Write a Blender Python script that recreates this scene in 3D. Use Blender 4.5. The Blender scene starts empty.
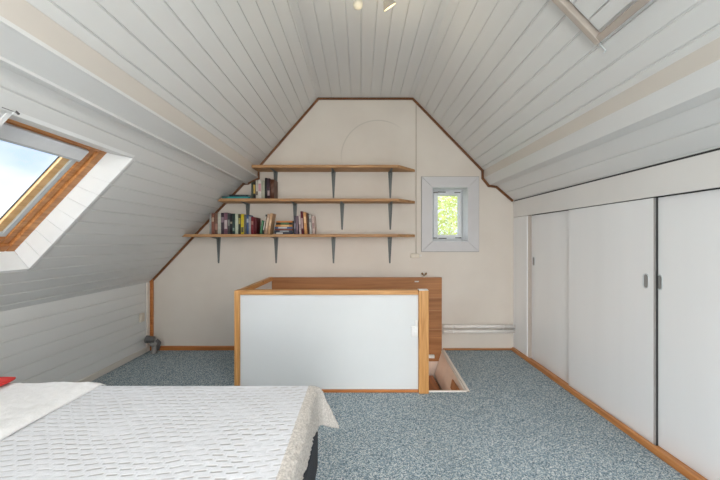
import bpy, bmesh, math, random
from mathutils import Vector, Matrix, noise

random.seed(7)
SC = bpy.context.scene
COL = SC.collection
F = 340.0                    # focal length in pixels for a 720 px wide frame
S = 1.2 / 110.0              # metres per pixel on the gable wall
D = F * S                    # distance of the gable wall
YN = -1.9                    # rear wall
CH = 1.2                     # camera height

def W(u, v):                 # section point (X, Z) of the gable wall
    return Vector((u * S, CH + v * S))

# ------------------------------------------------------------------ materials
def new_mat(name):
    m = bpy.data.materials.new(name)
    m.use_nodes = True
    nt = m.node_tree
    b = nt.nodes['Principled BSDF']
    return m, nt, b

def N(nt, t, **kw):
    n = nt.nodes.new(t)
    for k, v in kw.items():
        if k in n.inputs.keys():
            n.inputs[k].default_value = v
        else:
            setattr(n, k, v)
    return n

def L(nt, a, ao, b, bi):
    nt.links.new(a.outputs[ao], b.inputs[bi])

def c4(c):
    return (c[0], c[1], c[2], 1.0)

def srgb(r, g, b):
    def f(x):
        x /= 255.0
        return x / 12.92 if x <= 0.04045 else ((x + 0.055) / 1.055) ** 2.4
    return (f(r), f(g), f(b))

def ramp(nt, stops):
    r = N(nt, 'ShaderNodeValToRGB')
    e = r.color_ramp.elements
    while len(e) < len(stops):
        e.new(0.5)
    for i, (p, c) in enumerate(stops):
        e[i].position = p
        e[i].color = c4(c)
    return r

def bump(nt, b, src, out, strength, dist=0.002):
    n = N(nt, 'ShaderNodeBump')
    n.inputs['Strength'].default_value = strength
    n.inputs['Distance'].default_value = dist
    L(nt, src, out, n, 'Height')
    L(nt, n, 'Normal', b, 'Normal')

def paint(name, col, rough=0.45, var=0.04, scale=6, bs=0.1, bscale=120, spec=0.5, stretch=(1, 1, 1)):
    m, nt, b = new_mat(name)
    tc = N(nt, 'ShaderNodeTexCoord')
    mp = N(nt, 'ShaderNodeMapping')
    mp.inputs['Scale'].default_value = stretch
    L(nt, tc, 'Object', mp, 'Vector')
    n1 = N(nt, 'ShaderNodeTexNoise', Scale=scale, Detail=4.0)
    L(nt, mp, 'Vector', n1, 'Vector')
    lo = tuple(max(0, c * (1 - var)) for c in col)
    hi = tuple(min(1, c * (1 + var)) for c in col)
    r = ramp(nt, [(0.35, lo), (0.65, hi)])
    L(nt, n1, 'Fac', r, 'Fac')
    L(nt, r, 'Color', b, 'Base Color')
    b.inputs['Roughness'].default_value = rough
    b.inputs['Specular IOR Level'].default_value = spec
    n2 = N(nt, 'ShaderNodeTexNoise', Scale=bscale, Detail=3.0)
    L(nt, mp, 'Vector', n2, 'Vector')
    bump(nt, b, n2, 'Fac', bs)
    return m

def wood(name, dark, light, axis, rough=0.45, fine=60, knots=True):
    m, nt, b = new_mat(name)
    tc = N(nt, 'ShaderNodeTexCoord')
    mp = N(nt, 'ShaderNodeMapping')
    sc = [fine, fine, fine]
    sc[axis] = fine * 0.05
    mp.inputs['Scale'].default_value = sc
    L(nt, tc, 'Object', mp, 'Vector')
    n1 = N(nt, 'ShaderNodeTexNoise', Scale=1.0, Detail=5.0, Roughness=0.6, Distortion=0.6)
    L(nt, mp, 'Vector', n1, 'Vector')
    r = ramp(nt, [(0.3, dark), (0.7, light)])
    L(nt, n1, 'Fac', r, 'Fac')
    last, out = r, 'Color'
    if knots:
        v = N(nt, 'ShaderNodeTexVoronoi', Scale=3.5)
        L(nt, tc, 'Object', v, 'Vector')
        r2 = ramp(nt, [(0.03, tuple(c * 0.4 for c in dark)), (0.075, (1, 1, 1))])
        L(nt, v, 'Distance', r2, 'Fac')
        mx = N(nt, 'ShaderNodeMix', data_type='RGBA', blend_type='MULTIPLY')
        mx.inputs[0].default_value = 0.7
        nt.links.new(r.outputs['Color'], mx.inputs[6])
        nt.links.new(r2.outputs['Color'], mx.inputs[7])
        nt.links.new(mx.outputs[2], b.inputs['Base Color'])
    else:
        L(nt, r, 'Color', b, 'Base Color')
    b.inputs['Roughness'].default_value = rough
    bump(nt, b, n1, 'Fac', 0.15)
    return m

def plain(name, col, rough=0.5, metal=0.0, spec=0.5):
    return_m = paint(name, col, rough, var=0.03, scale=20, bs=0.03, bscale=200, spec=spec)
    return_m.node_tree.nodes['Principled BSDF'].inputs['Metallic'].default_value = metal
    return return_m

M = {}
M['plank'] = paint('white_painted_planks', (0.705, 0.71, 0.70), 0.34, 0.03, 3, 0.12, 60, stretch=(1, .15, 1))
M['cream_and_warm_light'] = paint('cream_board_and_warm_light', (0.62, 0.58, 0.53), 0.42, 0.03, 3, 0.1, 60, stretch=(1, .15, 1))  # skirting colour; on the purlins it stands for warm light
M['edging'] = paint('cream_pink_edging', (0.78, 0.72, 0.66), 0.5, 0.04, 6)
M['tread'] = wood('brown_stair_tread', srgb(150, 90, 50), srgb(186, 120, 70), 1, 0.4, 40, False)
M['lining'] = paint('white_lining', (0.84, 0.85, 0.85), 0.4, 0.02, 4, 0.08, 80)
M['pine_x'] = wood('pine_along_x', srgb(172, 116, 58), srgb(216, 164, 102), 0)
M['pine_y'] = wood('pine_along_y', srgb(172, 116, 58), srgb(216, 164, 102), 1)
M['pine_z'] = wood('pine_along_z', srgb(172, 116, 58), srgb(216, 164, 102), 2)
M['shelf'] = wood('shelf_board', srgb(150, 108, 68), srgb(196, 152, 106), 0, 0.6)
M['trimwood'] = wood('brown_stained_trim', srgb(84, 48, 22), srgb(128, 80, 40), 0, 0.4, 40, False)
M['skirt'] = wood('orange_pine_skirting', srgb(160, 92, 40), srgb(198, 130, 70), 0, 0.42, 40)
M['sill_y'] = wood('orange_pine_rail', srgb(170, 105, 52), srgb(208, 146, 86), 1, 0.42, 40)
M['brownpanel'] = wood('brown_veneer', srgb(138, 88, 48), srgb(182, 126, 78), 0, 0.5, 22, False)
M['frame_wood'] = wood('varnished_window_pine', srgb(168, 104, 54), srgb(216, 156, 98), 1, 0.3, 40, False)
M['pale_wood'] = wood('pale_window_pine', srgb(206, 160, 104), srgb(232, 192, 140), 1, 0.4, 40, False)
M['pinkpaint'] = paint('pinkish_stair_paint', (0.82, 0.68, 0.59), 0.5, 0.06, 6, 0.1, 60)
M['board'] = paint('cool_white_board', (0.69, 0.715, 0.725), 0.5, 0.02, 2, 0.1, 150)
M['door'] = paint('white_sliding_door', (0.83, 0.84, 0.845), 0.4, 0.015, 5, 0.25, 90, stretch=(1, 1, .05))
M['cupb'] = paint('white_cupboard_board', (0.74, 0.73, 0.71), 0.36, 0.02, 3, 0.15, 90)
M['upvc'] = plain('white_window_plastic', (0.80, 0.82, 0.84), 0.3)
M['casing'] = paint('pale_lilac_casing', (0.60, 0.59, 0.60), 0.45, 0.02, 5, 0.1, 60)
M['alu'] = plain('grey_aluminium', (0.62, 0.66, 0.68), 0.4, 0.3)
M['steel'] = plain('grey_painted_steel', srgb(98, 102, 101), 0.45, 0.2)
M['chrome'] = plain('brushed_chrome', (0.55, 0.55, 0.54), 0.3, 0.9)
M['dark'] = plain('dark_rubber_and_gap_shade', (0.03, 0.03, 0.03), 0.6)  # also put into the cupboard gaps as shade
M['darkgrey'] = plain('dark_grey_plastic', srgb(96, 94, 94), 0.55)
M['grey'] = plain('grey_plastic', srgb(142, 140, 138), 0.5)
M['ivory'] = plain('ivory_plastic', (0.70, 0.63, 0.53), 0.4)
M['conduit'] = plain('beige_cable_strip', (0.47, 0.41, 0.34), 0.5)
M['lamphead'] = plain('champagne_lamp_metal', (0.36, 0.33, 0.28), 0.45)
M['whiteplastic'] = plain('white_plastic', (0.82, 0.82, 0.81), 0.35)
M['pipe'] = plain('white_painted_pipe', (0.78, 0.75, 0.72), 0.4)
M['taupe_and_shade'] = paint('taupe_moulding_and_jamb_shade', (0.47, 0.41, 0.36), 0.45, 0.05, 5)  # hatch moulding colour; on the cupboard jamb it stands for shade
M['navy'] = paint('navy_bed_fabric', (0.018, 0.02, 0.028), 0.85, 0.2, 30, 0.4, 400)
M['mattress'] = paint('mattress_ticking', (0.6, 0.6, 0.6), 0.9, 0.05, 30, 0.3, 200)
M['red'] = paint('red_cotton', (0.62, 0.035, 0.03), 0.8, 0.1, 20, 0.3, 300)
M['pages'] = paint('paper_pages', (0.62, 0.56, 0.46), 0.9, 0.06, 40, 0.2, 300)

# textured wall paper with the faint outline of a covered arch
def wall_material():
    m, nt, b = new_mat('cream_wallpaper')
    ge = N(nt, 'ShaderNodeNewGeometry')
    n1 = N(nt, 'ShaderNodeTexNoise', Scale=2.2, Detail=5.0)
    L(nt, ge, 'Position', n1, 'Vector')
    r = ramp(nt, [(0.3, (0.66, 0.60, 0.535)), (0.7, (0.72, 0.665, 0.60))])
    L(nt, n1, 'Fac', r, 'Fac')
    sx = N(nt, 'ShaderNodeSeparateXYZ')
    L(nt, ge, 'Position', sx, 'Vector')
    cx = N(nt, 'ShaderNodeCombineXYZ')
    L(nt, sx, 'X', cx, 'X')
    L(nt, sx, 'Z', cx, 'Z')
    ds = N(nt, 'ShaderNodeVectorMath', operation='DISTANCE')
    ds.inputs[1].default_value = (0.196, 0, 2.105)
    L(nt, cx, 'Vector', ds, 0)
    rr = ramp(nt, [(0.392, (0, 0, 0)), (0.398, (1, 1, 1)), (0.402, (1, 1, 1)), (0.409, (0, 0, 0))])
    L(nt, ds, 'Value', rr, 'Fac')
    up = N(nt, 'ShaderNodeMapRange')
    up.inputs['From Min'].default_value = 2.0
    up.inputs['From Max'].default_value = 2.2
    L(nt, sx, 'Z', up, 'Value')
    le = N(nt, 'ShaderNodeMapRange')
    le.inputs['From Min'].default_value = 0.48
    le.inputs['From Max'].default_value = 0.28
    L(nt, sx, 'X', le, 'Value')
    m1 = N(nt, 'ShaderNodeMath', operation='MULTIPLY')
    L(nt, rr, 'Color', m1, 0)
    L(nt, up, 'Result', m1, 1)
    m2 = N(nt, 'ShaderNodeMath', operation='MULTIPLY')
    L(nt, m1, 'Value', m2, 0)
    L(nt, le, 'Result', m2, 1)
    m3 = N(nt, 'ShaderNodeMath', operation='MULTIPLY')
    L(nt, m2, 'Value', m3, 0)
    m3.inputs[1].default_value = 0.55
    mx = N(nt, 'ShaderNodeMix', data_type='RGBA')
    nt.links.new(m3.outputs[0], mx.inputs[0])
    nt.links.new(r.outputs['Color'], mx.inputs[6])
    mx.inputs[7].default_value = (0.46, 0.43, 0.38, 1)
    nt.links.new(mx.outputs[2], b.inputs['Base Color'])
    b.inputs['Roughness'].default_value = 0.7
    mp = N(nt, 'ShaderNodeMapping')
    mp.inputs['Scale'].default_value = (1, 1, 0.45)
    L(nt, ge, 'Position', mp, 'Vector')
    n2 = N(nt, 'ShaderNodeTexNoise', Scale=55.0, Detail=3.0)
    L(nt, mp, 'Vector', n2, 'Vector')
    bump(nt, b, n2, 'Fac', 0.35, 0.003)
    return m
M['wall'] = wall_material()

def carpet_material():
    m, nt, b = new_mat('speckled_blue_grey_carpet')
    ge = N(nt, 'ShaderNodeNewGeometry')
    v = N(nt, 'ShaderNodeTexVoronoi', Scale=210.0)
    L(nt, ge, 'Position', v, 'Vector')
    sx = N(nt, 'ShaderNodeSeparateColor')
    L(nt, v, 'Color', sx, 'Color')
    r = ramp(nt, [(0.0, srgb(84, 102, 113)), (0.3, srgb(127, 146, 157)), (0.62, srgb(163, 179, 188)), (1.0, srgb(228, 230, 226))])
    L(nt, sx, 'Red', r, 'Fac')
    n1 = N(nt, 'ShaderNodeTexNoise', Scale=1.6, Detail=3.0)
    L(nt, ge, 'Position', n1, 'Vector')
    r2 = ramp(nt, [(0.3, (0.9, 0.9, 0.89)), (0.7, (1, 1, 1))])
    L(nt, n1, 'Fac', r2, 'Fac')
    mx = N(nt, 'ShaderNodeMix', data_type='RGBA', blend_type='MULTIPLY')
    mx.inputs[0].default_value = 1.0
    nt.links.new(r.outputs['Color'], mx.inputs[6])
    nt.links.new(r2.outputs['Color'], mx.inputs[7])
    nt.links.new(mx.outputs[2], b.inputs['Base Color'])
    b.inputs['Roughness'].default_value = 0.95
    b.inputs['Specular IOR Level'].default_value = 0.15
    bump(nt, b, sx, 'Green', 0.6, 0.006)
    return m
M['carpet'] = carpet_material()

def quilt_material():
    m, nt, b = new_mat('white_woven_bedspread')
    ge = N(nt, 'ShaderNodeNewGeometry')
    sx = N(nt, 'ShaderNodeSeparateXYZ')
    L(nt, ge, 'Position', sx, 'Vector')
    def mth(op, a, b_=None, c=None):
        n = N(nt, 'ShaderNodeMath', operation=op)
        for i, v in enumerate((a, b_, c)):
            if v is None:
                continue
            if isinstance(v, (int, float)):
                n.inputs[i].default_value = v
            else:
                nt.links.new(v, n.inputs[i])
        return n.outputs[0]
    wob = N(nt, 'ShaderNodeTexNoise', Scale=5.0, Detail=2.0)
    L(nt, ge, 'Position', wob, 'Vector')
    wv = mth('MULTIPLY', mth('SUBTRACT', wob.outputs['Fac'], .5), .045)
    y = mth('ADD', mth('ADD', sx.outputs['Y'], wv), mth('MULTIPLY', sx.outputs['X'], -.04))
    x = mth('ADD', sx.outputs['X'], mth('MULTIPLY', wv, .6))
    v = mth('DIVIDE', y, .0262)
    row = mth('FLOOR', v)
    u = mth('ADD', mth('DIVIDE', x, .047), mth('MULTIPLY', row, .5))
    fx = mth('SUBTRACT', mth('FRACT', u), .5)
    fy = mth('SUBTRACT', mth('FRACT', v), .5)
    d = mth('ABSOLUTE', mth('ADD', fy, mth('MULTIPLY', fx, -.32)))
    def step(val, lo, hi):
        n = N(nt, 'ShaderNodeMapRange', interpolation_type='SMOOTHSTEP')
        n.inputs['From Min'].default_value = hi
        n.inputs['From Max'].default_value = lo
        nt.links.new(val, n.inputs['Value'])
        return n.outputs[0]
    mask = mth('MULTIPLY', step(d, .06, .20), step(mth('ABSOLUTE', fx), .26, .40))
    n3 = N(nt, 'ShaderNodeTexNoise', Scale=9.0, Detail=3.0)
    L(nt, ge, 'Position', n3, 'Vector')
    mask = mth('MULTIPLY', mask, step(n3.outputs['Fac'], .62, .25))
    mx = N(nt, 'ShaderNodeMix', data_type='RGBA')
    nt.links.new(mth('MULTIPLY', mask, .62), mx.inputs[0])
    mx.inputs[6].default_value = (0.62, 0.632, 0.66, 1)
    mx.inputs[7].default_value = (0.36, 0.34, 0.32, 1)
    nt.links.new(mx.outputs[2], b.inputs['Base Color'])
    b.inputs['Roughness'].default_value = 0.9
    b.inputs['Specular IOR Level'].default_value = 0.1
    n = N(nt, 'ShaderNodeTexNoise', Scale=260.0, Detail=3.0)
    L(nt, ge, 'Position', n, 'Vector')
    puff = mth('MULTIPLY', mth('COSINE', mth('MULTIPLY', fx, 3.1416)), .5)
    hgt = mth('ADD', mth('ADD', mth('MULTIPLY', n.outputs['Fac'], .25), puff), mth('MULTIPLY', mask, -1.2))
    bn = N(nt, 'ShaderNodeBump')
    bn.inputs['Strength'].default_value = 0.6
    bn.inputs['Distance'].default_value = 0.004
    nt.links.new(hgt, bn.inputs['Height'])
    L(nt, bn, 'Normal', b, 'Normal')
    return m
M['quilt'] = quilt_material()
M['lace'] = paint('cream_knitted_fringe', (0.52, 0.49, 0.455), 0.95, 0.2, 130, 0.8, 200, spec=0.1)
M['fleece'] = paint('white_fleece', (0.75, 0.75, 0.75), 0.95, 0.03, 40, 0.8, 120, spec=0.1)

def glass_material():
    m, nt, b = new_mat('window_glass')
    nt.nodes.remove(b)
    out = nt.nodes['Material Output']
    tr = N(nt, 'ShaderNodeBsdfTransparent')
    tr.inputs['Color'].default_value = (0.97, 0.985, 0.98, 1)
    gl = N(nt, 'ShaderNodeBsdfGlossy')
    gl.inputs['Roughness'].default_value = 0.02
    lw = N(nt, 'ShaderNodeLayerWeight')
    pw = N(nt, 'ShaderNodeMath', operation='POWER')
    L(nt, lw, 'Facing', pw, 0)
    pw.inputs[1].default_value = 5.0
    fr = N(nt, 'ShaderNodeMath', operation='MULTIPLY_ADD')
    L(nt, pw, 'Value', fr, 0)
    fr.inputs[1].default_value = 0.7
    fr.inputs[2].default_value = 0.03
    mx = N(nt, 'ShaderNodeMixShader')
    L(nt, fr, 'Value', mx, 0)
    nt.links.new(tr.outputs[0], mx.inputs[1])
    nt.links.new(gl.outputs[0], mx.inputs[2])
    nt.links.new(mx.outputs[0], out.inputs['Surface'])
    return m
M['glass'] = glass_material()

def lamp_material(name, col, strength):
    m, nt, b = new_mat(name)
    b.inputs['Base Color'].default_value = c4((0.5, 0.48, 0.40))
    b.inputs['Emission Color'].default_value = c4(col)
    b.inputs['Emission Strength'].default_value = strength
    return m
M['opal'] = lamp_material('opal_lit_glass', (1.0, 0.92, 0.72), 0.12)
M['bulb'] = lamp_material('glowing_lamp_front', (1.0, 0.82, 0.45), 2.6)

def leaf_material():
    m, nt, b = new_mat('tree_leaves')
    ge = N(nt, 'ShaderNodeNewGeometry')
    n = N(nt, 'ShaderNodeTexNoise', Scale=4.0)
    L(nt, ge, 'Position', n, 'Vector')
    r = ramp(nt, [(0.3, (0.56, 0.62, 0.17)), (0.7, (0.82, 0.82, 0.44))])
    L(nt, n, 'Fac', r, 'Fac')
    L(nt, r, 'Color', b, 'Base Color')
    b.inputs['Roughness'].default_value = 0.5
    tl = N(nt, 'ShaderNodeBsdfTranslucent')
    L(nt, r, 'Color', tl, 'Color')
    mx = N(nt, 'ShaderNodeMixShader')
    mx.inputs[0].default_value = 0.45
    out = nt.nodes['Material Output']
    nt.links.new(b.outputs[0], mx.inputs[1])
    nt.links.new(tl.outputs[0], mx.inputs[2])
    nt.links.new(mx.outputs[0], out.inputs['Surface'])
    return m
M['leaf'] = leaf_material()
M['bark'] = paint('tree_bark', (0.12, 0.09, 0.06), 0.9, 0.3, 20, 0.6, 40)
M['grass'] = paint('garden_lawn', (0.10, 0.16, 0.04), 0.95, 0.3, 3, 0.4, 40)

# ------------------------------------------------------------------ mesh helpers
def merge(bm, src, mi=0):
    vm = {}
    for v in src.verts:
        vm[v] = bm.verts.new(v.co)
    for f in src.faces:
        try:
            nf = bm.faces.new([vm[v] for v in f.verts])
            nf.material_index = f.material_index if mi is None else mi
            nf.smooth = f.smooth
        except ValueError:
            pass
    src.free()

def box(bm, x0, x1, y0, y1, z0, z1, bev=0.0, mi=0, mat=None):
    t = bmesh.new()
    bmesh.ops.create_cube(t, size=1.0)
    for v in t.verts:
        v.co = Vector((x0 + (v.co.x + .5) * (x1 - x0), y0 + (v.co.y + .5) * (y1 - y0), z0 + (v.co.z + .5) * (z1 - z0)))
    if bev > 0:
        bmesh.ops.bevel(t, geom=list(t.edges), offset=bev, segments=2, affect='EDGES', profile=0.5)
    if mat is not None:
        bmesh.ops.transform(t, matrix=mat, verts=t.verts)
    merge(bm, t, mi)
    return bm

def prism(bm, pts, y0, y1, mi=0):
    """closed polygon of (x, z) extruded along y"""
    a = [bm.verts.new((p[0], y0, p[1])) for p in pts]
    b = [bm.verts.new((p[0], y1, p[1])) for p in pts]
    n = len(pts)
    fs = [bm.faces.new(a), bm.faces.new(b[::-1])]
    for i in range(n):
        fs.append(bm.faces.new((a[i], b[i], b[(i + 1) % n], a[(i + 1) % n])))
    for f in fs:
        f.material_index = mi
    return fs

def cyl(bm, p, q, r, r2=None, seg=20, mi=0, smooth=True):
    p, q = Vector(p), Vector(q)
    d = q - p
    t = bmesh.new()
    bmesh.ops.create_cone(t, cap_ends=True, segments=seg, radius1=r, radius2=r if r2 is None else r2, depth=d.length)
    for f in t.faces:
        f.smooth = smooth and len(f.verts) == 4
    rot = Vector((0, 0, 1)).rotation_difference(d.normalized()).to_matrix().to_4x4()
    bmesh.ops.transform(t, matrix=Matrix.Translation((p + q) / 2) @ rot, verts=t.verts)
    merge(bm, t, mi)

def lathe(bm, prof, origin, axis=(0, 0, 1), seg=24, mi=0):
    rot = Vector((0, 0, 1)).rotation_difference(Vector(axis).normalized()).to_matrix()
    o = Vector(origin)
    rings = []
    for r, h in prof:
        rings.append([bm.verts.new(o + rot @ Vector((max(r, 1e-4) * math.cos(2 * math.pi * i / seg), max(r, 1e-4) * math.sin(2 * math.pi * i / seg), h))) for i in range(seg)])
    for k in range(len(rings) - 1):
        for i in range(seg):
            f = bm.faces.new((rings[k][i], rings[k][(i + 1) % seg], rings[k + 1][(i + 1) % seg], rings[k + 1][i]))
            f.smooth = True
            f.material_index = mi
    f = bm.faces.new(rings[0][::-1]); f.material_index = mi
    f = bm.faces.new(rings[-1]); f.material_index = mi

ROOT = {}
def root_of(p):
    while p.parent:
        p = p.parent
    return p

def obj(name, bm, mats, parent=None, label=None, origin=None, recalc=True):
    if not isinstance(mats, (list, tuple)):
        mats = [mats]
    if recalc:
        bmesh.ops.recalc_face_normals(bm, faces=bm.faces)
    if parent:
        o0 = Vector(root_of(parent).location)
    elif origin is not None:
        o0 = Vector(origin)
    else:
        xs = [v.co for v in bm.verts]
        o0 = Vector(((min(c.x for c in xs) + max(c.x for c in xs)) / 2, (min(c.y for c in xs) + max(c.y for c in xs)) / 2, min(c.z for c in xs)))
    for v in bm.verts:
        v.co -= o0
    me = bpy.data.meshes.new(name)
    bm.to_mesh(me)
    bm.free()
    for m in mats:
        me.materials.append(m)
    o = bpy.data.objects.new(name, me)
    COL.objects.link(o)
    if parent:
        o.parent = parent
    else:
        o.location = o0
    if label:
        o['label'] = label
    return o

def tag(o, label, cat, group=None, kind=None):
    o['label'] = label
    o['category'] = cat
    if group:
        o['group'] = group
    if kind:
        o['kind'] = kind
    return o

def thing(name, loc, label, cat, group=None, kind=None):
    o = bpy.data.objects.new(name, None)
    o.empty_display_size = 0.1
    COL.objects.link(o)
    o.location = loc
    return tag(o, label, cat, group, kind)

def B():
    return bmesh.new()

# ------------------------------------------------------------------ section of the room
K = W(-210, -42)             # top of left knee wall
L4 = W(-117, 56.8); L3 = W(-112, 57); L2 = W(-102, 62); L1 = W(-102, 73)
CL = W(-42, 142); CR = W(53, 142)
R1 = W(123.3, 69.6); R2 = W(123.4, 62); R3 = W(129, 55); R4 = W(136.5, 54.0)
R5 = W(153.2, 39.7)
XL = K.x
XR = 2.35
RC = 1.68                    # cupboard face
R6 = R4 + (R5 - R4) * ((XR - R4.x) / (R5.x - R4.x))

def outward(a, b, inside=Vector((0, 1.6))):
    t = (b - a).normalized()
    n = Vector((-t.y, t.x))
    if n.dot(inside - a) > 0:
        n = -n
    return t, n

def plank_piece(bm, a, b, s0, s1, y0, y1, pitch, off, thick, gw=0.0095, gd=0.007):
    t, n = outward(a, b)
    pts = [a + t * s0]
    k = math.ceil((s0 - off) / pitch)
    while off + k * pitch < s1 - gw:
        s = off + k * pitch
        if s > s0 + gw:
            pts += [a + t * (s - gw / 2), a + t * (s - gw * .2) + n * gd, a + t * (s + gw * .2) + n * gd, a + t * (s + gw / 2)]
        k += 1
    pts.append(a + t * s1)
    pts += [a + t * s1 + n * thick, a + t * s0 + n * thick]
    prism(bm, pts, y0, y1)

def plank_panel(name, a, b, pitch, off, label, cat='wall', holes=(), thick=0.12, gw=0.0095, ext0=0.0, ext1=0.0):
    ln = (b - a).length
    bm = B()
    y = YN
    for (hy0, hy1, hs0, hs1) in sorted(holes):
        plank_piece(bm, a, b, -ext0, ln + ext1, y, hy0, pitch, off, thick, gw)
        plank_piece(bm, a, b, -ext0, hs0, hy0, hy1, pitch, off, thick, gw)
        plank_piece(bm, a, b, hs1, ln + ext1, hy0, hy1, pitch, off, thick, gw)
        y = hy1
    plank_piece(bm, a, b, -ext0, ln + ext1, y, D, pitch, off, thick, gw)
    o = obj(name, bm, M['plank'], origin=(0, 0, 0))
    return tag(o, label, cat, kind='structure')

SKY1 = (1.355, 2.077, 0.39, 1.318)
SKY2 = (-1.05, 0.05, 0.39, 1.318)
plank_panel('wall_left', Vector((XL, -0.1)), K, 0.1, 0.142, 'low white planked knee wall on the left', 'wall', ext1=0.0)
plank_panel('ceiling_slope_left_lower', K, L4, 0.1036, 0.06, 'white planked roof slope around the skylight, below the left purlin', 'ceiling', holes=[SKY1, SKY2], ext0=0.02, ext1=0.25)
plank_panel('ceiling_slope_left_upper', L1, CL, 0.1036, 0.05, 'white planked roof slope above the left purlin', 'ceiling', ext0=0.1, ext1=0.06)
plank_panel('ceiling', CL, CR, 0.1036, 0.0518, 'flat white planked ceiling strip at the ridge', 'ceiling')
plank_panel('ceiling_slope_right_upper', CR, R1, 0.11, 0.07, 'white planked roof slope above the right purlin', 'ceiling', holes=[(-1.1, .1, .30, .95)], gw=0.0125, ext0=0.06, ext1=0.1)
plank_panel('ceiling_slope_right_lower', R4, R6, 0.12, 0.115, 'white planked strip of roof above the cupboard', 'ceiling', gw=0.0125, ext0=0.12)

# purlins, boxed in
def purlin(name, p1, p2, p3, p4, label, sign):
    bm = B()
    q1 = p1 + Vector((-sign * .10, 0.03))
    q4 = p4 + Vector((-sign * .06, 0.10))
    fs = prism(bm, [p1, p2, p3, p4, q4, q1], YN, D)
    fs[2].material_index = 1  # warm lamplight on the upright face, put into its colour
    o = obj(name, bm, [M['plank'], M['cream_and_warm_light']], origin=(0, 0, 0))
    tag(o, label, 'beam', kind='structure')
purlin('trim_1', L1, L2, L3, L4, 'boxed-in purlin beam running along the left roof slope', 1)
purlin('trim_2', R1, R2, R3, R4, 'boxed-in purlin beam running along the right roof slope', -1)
# narrow beads on the purlins
def bead(name, pts, label):
    bm = B()
    prism(bm, pts, YN, D)
    tag(obj(name, bm, M['plank'], origin=(0, 0, 0)), label, 'trim', kind='structure')
bead('trim_3', [L2 + Vector((.004, 0)), L2 + Vector((.004, .016)), L2 + Vector((-.01, .016)), L2 + Vector((-.01, -.004))], 'thin white bead along the lower edge of the left purlin')
bead('trim_4', [L3 + Vector((.004, -.01)), L3 + Vector((-.016, -.012)), L3 + Vector((-.016, .01)), L3 + Vector((.004, .006))], 'thin white bead under the left purlin')

# gable wall with window hole
WX0, WX1, WZ0, WZ1 = 72 * S, 107.7 * S, CH - 1.6 * S, CH + 52.7 * S
bm = B()
T = 0.34
for (x0, x1, z0, z1) in ((-3.2, WX0, -2.6, 3.4), (WX1, 3.2, -2.6, 3.4), (WX0, WX1, -2.6, WZ0), (WX0, WX1, WZ1, 3.4)):
    box(bm, x0, x1, D, D + T, z0, z1)
tag(obj('wall_back', bm, M['wall'], origin=(0, 0, 0)), 'cream papered gable wall with shelves and a small window', 'wall', kind='structure')
bm = B()
for (x0, x1, z0, z1) in ((-3.2, -.6, -.2, 3.4), (.6, 3.2, -.2, 3.4), (-.6, .6, -.2, .1), (-.6, .6, 2.1, 3.4)):
    box(bm, x0, x1, YN - .15, YN, z0, z1)
tag(obj('wall_rear', bm, M['wall'], origin=(0, 0, 0)), 'plain cream wall behind the camera', 'wall', kind='structure')
bm = B()
box(bm, XR, XR + .1, YN, D, -.1, 2.0)
tag(obj('wall_right', bm, M['cupb'], origin=(0, 0, 0)), 'hidden wall behind the sliding cupboard', 'wall', kind='structure')

# floor with stair opening
HX0, HX1, HY0, HY1 = -0.95, 0.872, 2.70, 3.685
bm = B()
ft = 0.03
HXF, HXB = 0.850, 0.898            # the right edge of the opening runs slightly askew
def poly_slab(bm, pts, z0, z1):
    a = [bm.verts.new((p[0], p[1], z0)) for p in pts]
    b = [bm.verts.new((p[0], p[1], z1)) for p in pts]
    bm.faces.new(a[::-1]); bm.faces.new(b)
    for i in range(len(pts)):
        j = (i + 1) % len(pts)
        bm.faces.new((a[i], a[j], b[j], b[i]))
for (x0, x1, y0, y1) in ((-2.6, 2.6, YN, HY0), (-2.6, HX0, HY0, D), (HX0, HXB, HY1, D)):
    box(bm, x0, x1, y0, y1, -0.16, 0)
poly_slab(bm, [(HXF, HY0), (2.6, HY0), (2.6, D), (HXB, D), (HXB, HY1)], -0.16, 0)
tag(obj('floor', bm, M['carpet'], origin=(0, 0, 0)), 'speckled blue-grey carpet floor', 'floor', kind='structure')

# stairwell
bm = B()
box(bm, HX0 - .06, HX0, HY0 - .06, HY1 + .02, -2.4, -.16)
box(bm, .90, .96, HY0 - .06, HY1 + .02, -2.4, -.16)
box(bm, HX0, .9, HY0 - .06, HY0, -2.4, -.16)
box(bm, HX0, .9, HY1 - .006, HY1 + .02, -2.4, -.1125)
box(bm, HX0, .9, HY0, HY1, -2.45, -2.4)
tag(obj('wall_stairwell', bm, M['pinkpaint'], origin=(0, 0, 0)), 'pinkish painted lining of the stair opening', 'wall', kind='structure')

# opening trims
bm = B()
poly_slab(bm, [(HXF - .006, HY0 - .018), (HXF + .016, HY0 - .018), (HXB + .016, HY1), (HXB - .006, HY1)], -.01, .012)
poly_slab(bm, [(HXF - .020, HY0), (HXF - .008, HY0), (HXB - .008, HY1), (HXB - .020, HY1)], -.10, .005)
box(bm, .545, HXF + .016, HY0 - .018, HY0 - .005, -0.01, 0.010, .003)
tag(obj('trim_5', bm, M['edging'], origin=(0, 0, 0)), 'white edging strip around the stair opening', 'trim', kind='structure')

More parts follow.
